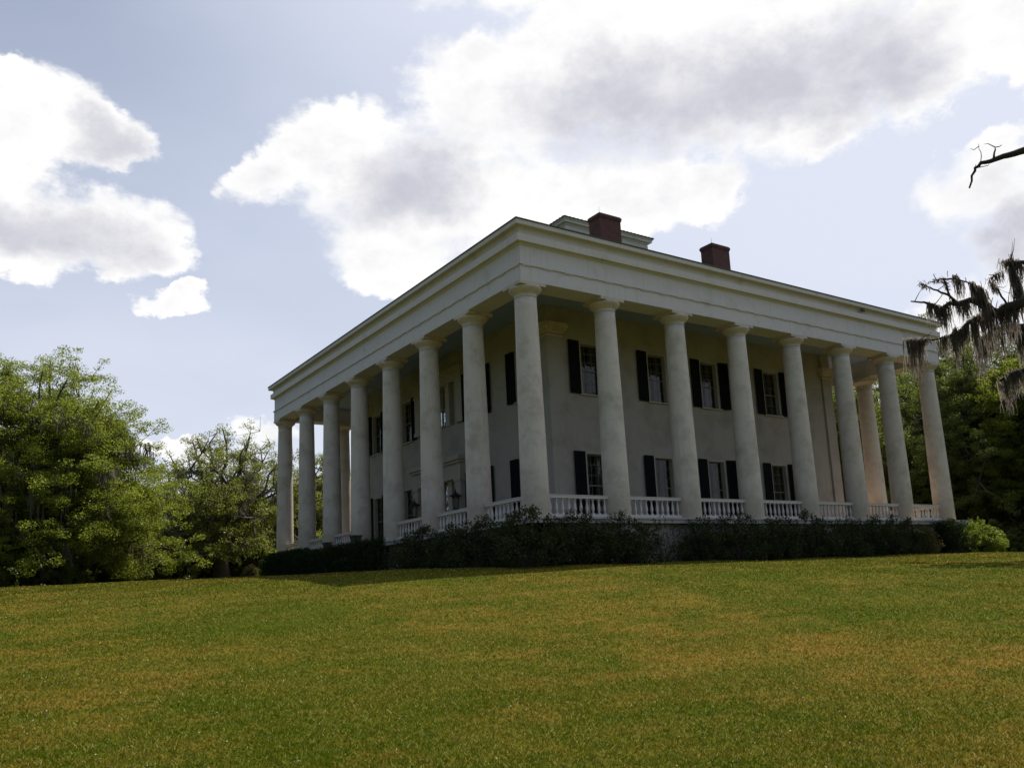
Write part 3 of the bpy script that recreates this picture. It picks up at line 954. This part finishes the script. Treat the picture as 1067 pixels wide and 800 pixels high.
def leaf_cloud(centres, radii, per, size, flat=0.7, up=0.5, seed=0):
    """many leaf quads gathered in clumps; returns verts, faces, tint"""
    g = np.random.default_rng(seed)
    centres = np.asarray(centres); n = len(centres)
    cnt = np.maximum(3, (per * (np.asarray(radii) / np.mean(radii)) ** 2)).astype(int)
    idx = np.repeat(np.arange(n), cnt); N = len(idx)
    d = g.normal(size=(N, 3)); d /= np.linalg.norm(d, axis=1)[:, None]
    rr = g.random(N) ** 0.45
    P = centres[idx] + d * (rr * np.asarray(radii)[idx])[:, None] * np.array([1, 1, flat])
    nrm = g.normal(size=(N, 3)) + np.array([0, 0, up]) + d * 0.4
    nrm /= np.linalg.norm(nrm, axis=1)[:, None]
    a = np.cross(nrm, g.normal(size=(N, 3))); a /= np.linalg.norm(a, axis=1)[:, None]
    c = np.cross(nrm, a)
    s = size * (0.6 + 0.8 * g.random(N))
    a *= s[:, None]; c *= (s * 0.5)[:, None]
    V = np.stack([P - a, P - c, P + a, P + c], 1).reshape(-1, 3)
    clump_t = g.random(n)
    return V, np.arange(4 * N).reshape(-1, 4), np.clip(0.6 * g.random(N) + 0.4 * clump_t[idx], 0, 1)


def strands(points, lengths, width, seed=0, spread=0.12, segs=3):
    """hanging ribbons of moss"""
    g = np.random.default_rng(seed)
    V, F, T = [], [], []
    for p, ln in zip(points, lengths):
        a = g.random() * math.pi; dx = np.array([math.cos(a), math.sin(a), 0])
        q = np.array(p, float); w = width * (0.6 + 0.8 * g.random())
        b0 = len(V); drift = g.normal(size=2) * spread
        for s in range(segs + 1):
            t = s / segs
            ww = w * (1 - t) ** 0.7 + 0.002
            c = q + np.array([drift[0] * t + g.normal() * .02, drift[1] * t + g.normal() * .02, -ln * t])
            V += [c - dx * ww, c + dx * ww]
        tt = g.random()
        for s in range(segs):
            F.append((b0 + 2 * s, b0 + 2 * s + 1, b0 + 2 * s + 3, b0 + 2 * s + 2)); T.append(tt)
    return np.array(V), np.array(F), np.array(T)


def oak(seed, H, RX, RY, trunk_r, n_t, per, leaf, mat, bark, moss=0, low=0.10, droop=1.0, gap=0.0, fork=0.17, clump=.54, wob=.16):
    """a spreading oak: short trunk, long arching limbs, crown of many small leaf sprays; returns dict of meshes"""
    g = np.random.default_rng(seed)
    tb = MB()
    fz = H * fork
    lean = g.normal(size=2) * .3
    fork_p = np.array([lean[0], lean[1], fz])
    tb.tube([(0, 0, -.6), (lean[0] * .2, lean[1] * .2, .25), (lean[0] * .6, lean[1] * .6, fz * .6), tuple(fork_p), tuple(fork_p + [0, 0, .5])],
            [trunk_r * 1.7, trunk_r * 1.15, trunk_r, trunk_r * 1.1, trunk_r * .6], 10)
    cl, cr = [], []
    lob_a = g.random(9) * 2 * math.pi; lob_e = g.random(9) * 1.4; lob_s = g.normal(size=9) * wob
    for i in range(n_t):
        az = 2 * math.pi * ((i * 0.618034) % 1) + g.normal() * .2
        el = math.asin(min(1, low + (1 - low) * ((i + .5) / n_t)))
        k = 1 + sum(s * max(0, math.cos(az - a)) ** 3 * max(0, math.cos(el - e)) ** 3 for a, e, s in zip(lob_a, lob_e, lob_s))
        k = min(k, 1.08) * (.78 + .22 * g.random())
        k = k + (0.93 - k) * max(0.0, math.sin(el)) ** 2
        tgt = np.array([RX * k * math.cos(el) * math.cos(az), RY * k * math.cos(el) * math.sin(az), H * (.07 + (.91 * k) * math.sin(el))])
        mid = fork_p * .45 + tgt * .55 + np.array([0, 0, H * .07 * (1 - math.sin(el)) * droop]) + g.normal(size=3) * .6
        pts = []
        for t in np.linspace(0, 1, 9):
            pts.append((1 - t) ** 2 * fork_p + 2 * t * (1 - t) * mid + t * t * tgt + (g.normal(size=3) * .3 * (t > .1) * (t < .95)))
        r0 = trunk_r * (.26 + .2 * g.random())
        tb.tube([tuple(p) for p in pts], [r0 * (1 - .88 * t) + .015 for t in np.linspace(0, 1, 9)], 6)
        cl.append(tgt); cr.append(clump * (.7 + .6 * g.random()))
        pts = np.array(pts)
        for j in range(7):
            t = .38 + .6 * g.random()
            q = pts[min(8, int(t * 8))]
            dd = (tgt - fork_p) / np.linalg.norm(tgt - fork_p) * .6 + g.normal(size=3) * [.7, .7, .5]; dd /= np.linalg.norm(dd)
            ln = (1.0 + 1.7 * g.random()) * H / 15
            e_ = q + dd * ln + [0, 0, -.1 * ln]
            m_ = (q + e_) / 2 + g.normal(size=3) * .2
            tb.tube([tuple(q), tuple(m_), tuple(e_)], [r0 * .32, r0 * .2, .012], 5)
            bare = g.random() < gap
            for b_ in range(6):                      # twigs with a spray of leaves along each
                o_ = m_ if b_ < 3 else e_
                d2 = dd * .5 + g.normal(size=3) * [.8, .8, .6]; d2 /= np.linalg.norm(d2)
                tip = o_ + d2 * ln * (.35 + .3 * g.random())
                tb.tube([tuple(o_), tuple(tip)], [r0 * .12, .008], 4)
                if not bare or g.random() < .25:
                    cl += [tip, (o_ + tip) / 2]; cr += [clump * (.55 + .6 * g.random()), clump * .5]
    cl = np.array(cl); cr = np.array(cr)
    V, F, T = leaf_cloud(cl, cr, per, leaf, .62, .4, seed + 1)
    z0 = V[:, 2].min()
    keep = V.reshape(-1, 4, 3)[:, :, 2].min(1) > .15
    V = V.reshape(-1, 4, 3)[keep].reshape(-1, 3); F = np.arange(len(V)).reshape(-1, 4); T = T[keep]
    out = {'h': float(np.percentile(V[:, 2], 99.9)), 'trunk': tb.mesh('trunk', bark), 'crown': np_mesh('crown', V, F, mat, tint=T)}
    if moss:
        low_c = cl[(cl[:, 2] < H * .62) & (cl[:, 2] > 1.8) & (np.hypot(cl[:, 0], cl[:, 1]) < RX * .8)]
        pk = low_c[g.integers(0, len(low_c), moss // 14)]
        pts = np.repeat(pk, 14, 0) + g.normal(size=(len(pk) * 14, 3)) * [.25, .25, .2]
        ln = np.minimum(np.repeat(.6 + 1.7 * g.random(len(pk)), 14) * (.4 + .6 * g.random(len(pts))), pts[:, 2] - .5)
        V, F, T = strands(pts, ln, .04, seed + 2)
        out['moss'] = np_mesh('spanish_moss', V, F, M['mossgreen'], tint=T)
    return out


def place_tree(kit, name, x, y, h, label, group, rz=0.0, wide=1.0, cat='tree'):
    sc = h / kit['h']
    t = empty(name, (x, y, gz(x, y)), rz)
    t.scale = (sc * wide, sc * wide, sc)
    link('trunk', kit['trunk'], t); link('crown', kit['crown'], t)
    if 'moss' in kit:
        tag(link('spanish_moss', kit['moss'], t), kind='stuff')
    tag(t, label, cat, group)
    return t


GL = 'oaks at the left edge of the lawn'
big = oak(11, 16.5, 8.4, 8.4, .42, 96, 84, .058, M['oakleaf'], M['bark'], 9000, .0, clump=.60)
place_tree(big, 'live_oak', -15.0, 32.0, 14.3, 'biggest live oak at the left of the lawn, hung with grey moss', GL, .6, 1.12)
mid = oak(23, 12.8, 7.4, 7.4, .55, 56, 40, .062, M['oakleaf_brown'], M['barkgrey'], 1600, .0, gap=.42, wob=.12)
place_tree(mid, 'live_oak', -1.0, 42.0, 12.2, 'open live oak with bare twisting limbs left of the mansion', GL, 2.0)
place_tree(mid, 'live_oak', 7.8, 47.0, 11.6, 'live oak seen between the columns at the left end of the colonnade', GL, 4.1, 1.05)
fill = oak(31, 10.0, 6.4, 6.4, .36, 56, 62, .07, M['darkleaf'], M['bark'], 800, .0)
place_tree(fill, 'live_oak', -8.0, 48.0, 7.6, 'lower dark oak filling the gap between the biggest oak and the open oak', GL, 1.0)
place_tree(big, 'live_oak', -24.5, 28.0, 12.6, 'dark oak cut by the left picture edge beside the biggest oak', GL, 3.4)
place_tree(fill, 'live_oak', 1.0, 58.0, 9.0, 'small far oak behind the open oak with bare limbs', GL, 5.0)
place_tree(fill, 'live_oak', 15.0, 60.0, 10.0, 'far oak glimpsed through the left end of the gallery', GL, 2.6)

GR = 'trees behind the right end of the mansion'
rt = oak(41, 19.0, 7.4, 7.4, .5, 76, 58, .068, M['darkleaf'], M['bark'], 400, .0)
rt2 = oak(43, 18.0, 6.8, 6.8, .45, 72, 58, .068, M['oakleaf'], M['bark'], 400, .0)
place_tree(rt, 'oak_tree', 48.5, 8.0, 18.8, 'dense dark oak rising just right of the last front column', GR, .3)
place_tree(rt2, 'oak_tree', 50.5, 0.5, 17.8, 'lighter green oak under the mossy branches at the right picture edge', GR, 1.1)
place_tree(rt, 'oak_tree', 57.0, 15.5, 20.5, 'dark oak seen between the last two columns of the right facade', GR, 2.2)
place_tree(rt2, 'oak_tree', 49.0, 20.0, 18.0, 'green oak seen past the rear column of the right gallery', GR, 3.6)
place_tree(rt, 'oak_tree', 45.5, -6.5, 15.5, 'dark oak beyond the lawn at the far right picture edge', GR, 4.4)
place_tree(rt2, 'oak_tree', 64.0, 6.0, 20.0, 'far oak closing the gap behind the right-hand trees', GR, 5.2)
place_tree(rt, 'oak_tree', 56.0, 27.0, 19.0, 'far dark oak behind the sixth and seventh front columns', GR, 1.7)


def far_wood():
    g = np.random.default_rng(12)
    n = 4200
    a = R(-35) + R(175) * g.random(n); r = 105 + 18 * g.random(n)
    x = CAM[0] + r * np.cos(a); y = CAM[1] + r * np.sin(a)
    top = 8.5 + 2.5 * np.sin(a * 23) + 1.5 * np.sin(a * 61 + 1)
    z = ground_z(x, y) + top * g.random(n) ** 1.3
    V, F, T = leaf_cloud(np.stack([x, y, z], 1), 1.0 + 1.0 * g.random(n), 46, .24, .8, .4, 13)
    o = link('far_wood', np_mesh('far_wood', V, F, M['darkleaf'], tint=T))
    tag(o, 'far wood closing the view beyond the lawn trees', 'wood', kind='stuff')


far_wood()

# ---- shrubs


def shrub_kit(seed, w, h, n, per, leaf, mat, boxy=False, depth=None):
    g = np.random.default_rng(seed)
    depth = depth or w
    cl, cr = [], []
    for i in range(n):
        if boxy:
            p = (g.random(3) - .5) * [w, depth, h] + [0, 0, h / 2]
            cl.append(p * np.array([1, 1, .96])); cr.append(.20)
        else:
            d = g.normal(size=3); d[2] = abs(d[2]); d /= np.linalg.norm(d)
            k = .45 + .6 * g.random()
            cl.append(d * [w / 2 * k, depth / 2 * k, h * .9 * k] + [0, 0, h * .06]); cr.append(.17 + .2 * g.random())
    sb = MB()
    if not boxy:
        for i in range(0, n, 2):
            c = cl[i]; sb.tube([(c[0] * .1, c[1] * .1, -.1), (c[0] * .5, c[1] * .5, c[2] * .6), tuple(c)], [.03, .018, .006], 4)
    else:
        for i in range(int(w / .6)):
            x = -w / 2 + .3 + i * .6; sb.tube([(x, 0, -.1), (x + .05, .05, h * .7)], [.04, .02], 4)
    V, F, T = leaf_cloud(np.array(cl), np.array(cr), per, leaf, .9, .3, seed + 5)
    if not boxy:       # a few shoots standing out of the outline
        tips = []
        for i in range(14):
            d = g.normal(size=3); d[2] = abs(d[2]) + .4; d /= np.linalg.norm(d)
            for t in np.linspace(.85, 1.12, 6):
                tips.append(d * [w / 2 * t, depth / 2 * t, h * .95 * t])
        V2, F2, T2 = leaf_cloud(np.array(tips), np.full(len(tips), .06), 4, leaf, 1, .3, seed + 6)
        F2 = F2 + len(V); V = np.concatenate([V, V2]); F = np.concatenate([F, F2]); T = np.concatenate([T, T2])
    return {'stem': sb.mesh('stem', M['bark']), 'foliage': np_mesh('foliage', V, F, mat, tint=T)}


def place_shrub(kit, name, x, y, label, group, sc=(1, 1, 1), rz=0.0, cat='shrub'):
    t = empty(name, (x, y, gz(x, y) - .03), rz)
    t.scale = sc
    link('stem', kit['stem'], t); link('foliage', kit['foliage'], t)
    tag(t, label, cat, group)
    return t


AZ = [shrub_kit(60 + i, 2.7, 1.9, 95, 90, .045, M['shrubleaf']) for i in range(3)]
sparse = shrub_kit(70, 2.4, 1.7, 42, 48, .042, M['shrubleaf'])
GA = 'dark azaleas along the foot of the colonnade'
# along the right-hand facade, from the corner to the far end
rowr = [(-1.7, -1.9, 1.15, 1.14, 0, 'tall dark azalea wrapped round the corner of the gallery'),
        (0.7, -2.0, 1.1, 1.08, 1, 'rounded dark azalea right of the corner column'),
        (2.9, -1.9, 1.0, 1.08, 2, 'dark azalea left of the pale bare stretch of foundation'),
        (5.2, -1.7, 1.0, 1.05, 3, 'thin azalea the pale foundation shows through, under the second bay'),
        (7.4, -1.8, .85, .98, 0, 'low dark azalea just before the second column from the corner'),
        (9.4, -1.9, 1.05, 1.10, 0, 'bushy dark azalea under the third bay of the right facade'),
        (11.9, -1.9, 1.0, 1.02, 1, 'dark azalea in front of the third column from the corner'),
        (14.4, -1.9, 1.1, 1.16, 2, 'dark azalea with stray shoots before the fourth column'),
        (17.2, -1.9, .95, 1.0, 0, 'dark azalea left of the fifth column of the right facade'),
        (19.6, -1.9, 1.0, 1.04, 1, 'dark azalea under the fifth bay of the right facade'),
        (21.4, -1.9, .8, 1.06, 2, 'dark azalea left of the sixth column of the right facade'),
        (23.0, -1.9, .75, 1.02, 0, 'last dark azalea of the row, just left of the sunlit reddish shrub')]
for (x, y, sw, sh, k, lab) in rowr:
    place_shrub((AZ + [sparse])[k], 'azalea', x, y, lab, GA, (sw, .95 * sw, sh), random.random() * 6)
rowl = [(-1.95, 1.0, 1.05, 1.05, 1, 'dark azalea left of the corner under the first left bay'),
        (-2.0, 3.4, 1.0, .95, 2, 'dark azalea at the foot of the first column left of the corner'),
        (-2.0, 5.7, 1.05, .98, 0, 'greener azalea between the first two left bays'),
        (-2.0, 8.2, .9, .82, 3, 'thin low azalea next to the clipped hedge')]
for (x, y, sw, sh, k, lab) in rowl:
    place_shrub((AZ + [sparse])[k], 'azalea', x, y, lab, GA, (.95 * sw, sw, sh), random.random() * 6)
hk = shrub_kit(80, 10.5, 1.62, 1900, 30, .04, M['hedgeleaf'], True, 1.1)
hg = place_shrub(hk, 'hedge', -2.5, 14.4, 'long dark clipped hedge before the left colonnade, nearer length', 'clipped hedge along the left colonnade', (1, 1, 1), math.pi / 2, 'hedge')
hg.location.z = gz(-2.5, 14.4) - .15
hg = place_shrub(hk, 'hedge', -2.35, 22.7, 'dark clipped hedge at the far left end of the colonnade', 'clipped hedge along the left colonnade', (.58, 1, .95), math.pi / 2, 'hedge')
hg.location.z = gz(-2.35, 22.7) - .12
up = shrub_kit(84, 1.35, 1.85, 420, 26, .045, M['hedgeleaf'], True, 1.5)
place_shrub(up, 'clipped_shrub', 26.75, -1.95, 'dark upright clipped shrub at the foot of the last front column', None, (1, 1, 1.02))
redk = shrub_kit(86, 2.2, 1.7, 70, 80, .045, M['redleaf'])
place_shrub(redk, 'azalea', 24.6, -1.75, 'sunlit reddish azalea under the last bay of the right facade', None, (.8, .8, .92))
lime = shrub_kit(88, 2.9, 2.1, 95, 90, .06, M['limeleaf'])
place_shrub(lime, 'shrub', 30.2, -1.8, 'bright yellow green shrub right of the last front column', None, (1.12, 1, .95), 1.0)
place_shrub(redk, 'azalea', -2.9, 28.4, 'reddish flowering shrub at the left end of the clipped hedge', None, (.5, .5, .5), 2.0)

GU = 'undergrowth along the lawn edge'
und = shrub_kit(90, 4.6, 2.6, 120, 80, .10, M['darkleaf'])
ul = [(-18.6, 26.5, .95, 'low bush spilling onto the lawn in front of the biggest oak'), (-14.0, 28.0, .8, 'small bush before the trunk of the biggest oak'),
      (-10.0, 33.0, .8, 'low bush at the right foot of the biggest oak'), (-22, 31.5, 1.0, 'undergrowth bush at the left picture edge under the oaks'), (-17.5, 36.5, .9, 'undergrowth bush left of the trunk of the biggest oak'),
      (-11.5, 38.5, 1.0, 'undergrowth bush right of the trunk of the biggest oak'), (-6.5, 42.5, .95, 'undergrowth bush between the biggest and the open oak'),
      (0.5, 46.5, 1.0, 'undergrowth bush below the open oak with bare limbs'), (6.5, 50.5, 1.0, 'undergrowth bush seen past the left end of the hedge'),
      (12.5, 55, 1.1, 'undergrowth bush seen between the far left columns'),
      (40.5, 2.5, .9, 'dark undergrowth bush behind the yellow green shrub'), (41.0, -3.0, .85, 'undergrowth bush at the right picture edge below the trees'),
      (45.0, 13.0, 1.1, 'undergrowth bush seen between the last two front columns'), (38.5, 8.0, .9, 'undergrowth bush just behind the last front column')]
for (x, y, s_, lab) in ul:
    place_shrub(und, 'undergrowth_bush', x, y, lab, GU, (s_, s_, s_), random.random() * 6, 'bush')

# ------------------------------------------------------------------ the mossy oak at the right, its limbs hanging into view
C_ = np.array(CAM)
K = 2.2                          # the tree stands about 44 m off
BR = {
 'A': [(-2.03, -23.17, 4.47), (-2.91, -21.91, 4.88), (-3.47, -21.12, 4.94), (-3.57, -20.88, 4.93), (-3.74, -20.69, 4.88), (-3.91, -20.54, 4.85), (-3.92, -20.42, 4.74), (-3.96, -20.29, 4.44)],
 'A2': [(-3.74, -20.69, 4.88), (-3.87, -20.81, 5.0), (-3.84, -20.92, 5.05)],
 'A3': [(-3.9, -20.55, 4.84), (-3.98, -20.6, 5.03), (-4.04, -20.61, 5.17)],
 'B': [(0.39, -22.84, 1.49), (-0.69, -21.45, 2.19), (-1.42, -20.6, 2.54), (-1.89, -20.04, 2.58), (-2.0, -19.77, 2.56), (-2.08, -19.55, 2.5), (-2.31, -19.44, 2.68), (-2.52, -19.29, 2.77), (-2.73, -19.07, 2.71), (-2.87, -18.8, 2.72), (-3.1, -18.65, 2.83), (-3.24, -18.45, 2.89)],
 'B1': [(-2.7, -19.13, 2.72), (-2.82, -19.02, 2.92), (-2.85, -18.83, 3.07), (-2.97, -18.68, 3.19), (-3.03, -18.61, 3.26)],
 'B2': [(-2.79, -19.04, 2.88), (-2.85, -18.98, 3.28), (-2.9, -18.87, 3.27), (-2.96, -18.74, 3.26)],
 'B3': [(-2.84, -18.97, 3.27), (-2.73, -19.19, 3.26), (-2.47, -19.36, 3.1), (-2.35, -19.49, 2.93)],
 'B4': [(-2.06, -19.6, 2.51), (-2.27, -19.34, 2.43), (-2.44, -19.19, 2.35), (-2.59, -19.01, 2.15), (-2.67, -18.83, 2.1), (-2.87, -18.64, 2.05), (-3.1, -18.26, 2.13)],
 'C': [(0.94, -22.64, 1.14), (-0.16, -21.21, 1.88), (-0.8, -20.29, 2.24), (-1.27, -19.7, 2.25), (-1.51, -19.43, 2.29), (-1.7, -19.24, 2.23), (-1.87, -19.02, 2.06)],
 'D': [(-1.42, -20.6, 2.54), (-1.6, -20.32, 3.15), (-1.7, -20.07, 3.46), (-1.78, -19.9, 3.49), (-1.83, -19.83, 3.55)],
 'D2': [(-1.75, -19.97, 3.48), (-1.82, -19.91, 3.27), (-1.82, -19.92, 2.94), (-1.88, -19.81, 2.59)],
 'E': [(-0.16, -21.21, 1.88), (-0.97, -20.26, 1.53), (-1.5, -19.67, 1.3), (-1.67, -19.52, 1.27), (-1.84, -19.32, 1.12)],
 'F': [(-2.0, -19.77, 2.57), (-2.14, -19.7, 2.92), (-2.26, -19.61, 3.15), (-2.2, -19.81, 3.24)],
}
R0 = {'A': (.22, .035), 'A2': (.05, .012), 'A3': (.02, .008), 'B': (.34, .03), 'B1': (.07, .02), 'B2': (.05, .015), 'B3': (.05, .02), 'B4': (.14, .025),
      'C': (.32, .06), 'D': (.16, .04), 'D2': (.07, .03), 'E': (.16, .05), 'F': (.05, .015)}
MOSSY = {'A': (0.0, 0), 'B': (1.55, 300), 'B1': (.8, 60), 'B2': (.7, 30), 'B3': (1.4, 130), 'B4': (2.1, 330), 'C': (2.3, 320), 'D': (1.9, 150), 'D2': (1.7, 70), 'E': (1.7, 240), 'F': (.8, 50)}


def build_mossy_oak():
    g = np.random.default_rng(99)
    tb = MB(); pts_m, len_m = [], []
    w = {k: [C_ + (np.array(p) - C_) * K for p in v] for k, v in BR.items()}
    root = w['B'][0]
    tx, ty = root[0] + 1.8, root[1] - 2.6
    base = np.array([tx, ty, gz(tx, ty)])
    ztop = root[2] - 1.2
    tb.tube([tuple(base - [0, 0, .6]), tuple(base + [0, 0, .3]), tuple(base + [.05, .1, 2.2]), (tx - .1, ty + .2, ztop), (tx - .2, ty + .3, ztop + 2.5), (tx + .2, ty - .2, ztop + 6)],
            [1.5, 1.0, .8, .85, .6, .3], 12)
    fork = np.array([tx - .1, ty + .25, ztop + .3])
    for k, v in w.items():
        # fine wobble between the surveyed points
        pts = []
        for i in range(len(v) - 1):
            for t in (0, .33, .66):
                q = v[i] * (1 - t) + v[i + 1] * t
                pts.append(q + (g.normal(size=3) * .035 if t else 0))
        pts.append(v[-1])
        if k in ('B', 'C'):
            pts = [fork, fork * .5 + pts[0] * .5 + [0, 0, .2]] + pts
        if k == 'A':
            pts = [np.array([tx + .1, ty - .1, ztop + 4.5]), (np.array([tx, ty, ztop + 5.2]) + pts[0]) / 2] + pts
        ra, rb_ = R0[k]
        n = len(pts)
        tb.tube([tuple(p) for p in pts], [rb_ + (ra - rb_) * (1 - i / (n - 1)) ** 1.1 for i in range(n)], 7)
        # twigs
        for _ in range(int(n * (.28 if k != 'A' else .12))):
            i = g.integers(n // 3, n)
            d = g.normal(size=3); d[2] = abs(d[2]) * .7; d /= np.linalg.norm(d)
            ln = .2 + .4 * g.random()
            p1 = pts[i] + d * ln + g.normal(size=3) * .08; p2 = p1 + (d + g.normal(size=3) * .5) * ln * .5
            tb.tube([tuple(pts[i]), tuple(p1), tuple(p2)], [.022, .014, .006], 4)
        if k in MOSSY and MOSSY[k][1]:
            ml, cnt = MOSSY[k]
            arr = np.array(pts)
            j0 = 0 if k not in ('B', 'C', 'E') else (4 if k != 'E' else 2)
            ncl = max(2, cnt // 27)
            for _ in range(ncl):
                i = g.integers(j0, n - 1); t = g.random()
                c = arr[i] * (1 - t) + arr[i + 1] * t
                cl_len = ml * (.2 + 1.1 * g.random() ** 1.2)
                ax = arr[i + 1] - arr[i]; ax = ax / (np.linalg.norm(ax) + 1e-6)
                for _ in range(76):
                    pts_m.append(c + ax * g.normal() * .15 + g.normal(size=3) * [.05, .05, .06])
                    len_m.append(cl_len * (.25 + .75 * g.random() ** .8))
    t = empty('live_oak', tuple(base))
    tag(t, 'oak with bare limbs and dark Spanish moss reaching in at the right', 'tree')
    me = tb.mesh('trunk', M['barkdark']); o = link('trunk', me, t); o.location = -Vector(base)
    V, F, T = strands(pts_m, len_m, .023, 5, .10, 5)
    o = link('spanish_moss', np_mesh('spanish_moss', V, F, M['moss'], tint=T), t); o.location = -Vector(base)
    # leaves: a sparse crown above the trunk, out to the right
    cl = []
    for i in range(150):
        d = g.normal(size=3); d[2] = abs(d[2]); d /= np.linalg.norm(d)
        cl.append(np.array([tx + 3.0, ty - 4.0, ztop + 3.5]) + d * [5.0, 5.0, 5.5] * (.5 + .5 * g.random()))
    for q in (w['C'][1], w['C'][1] * .5 + w['C'][2] * .5):
        for _ in range(3):
            cl.append(q + g.normal(size=3) * [.5, .5, .3])
    cl = np.array(cl)
    V, F, T = leaf_cloud(cl, .5 + .7 * g.random(len(cl)), 150, .10, .7, .4, 7)
    o = link('crown', np_mesh('crown', V, F, M['oakleaf'], tint=T), t); o.location = -Vector(base)


build_mossy_oak()
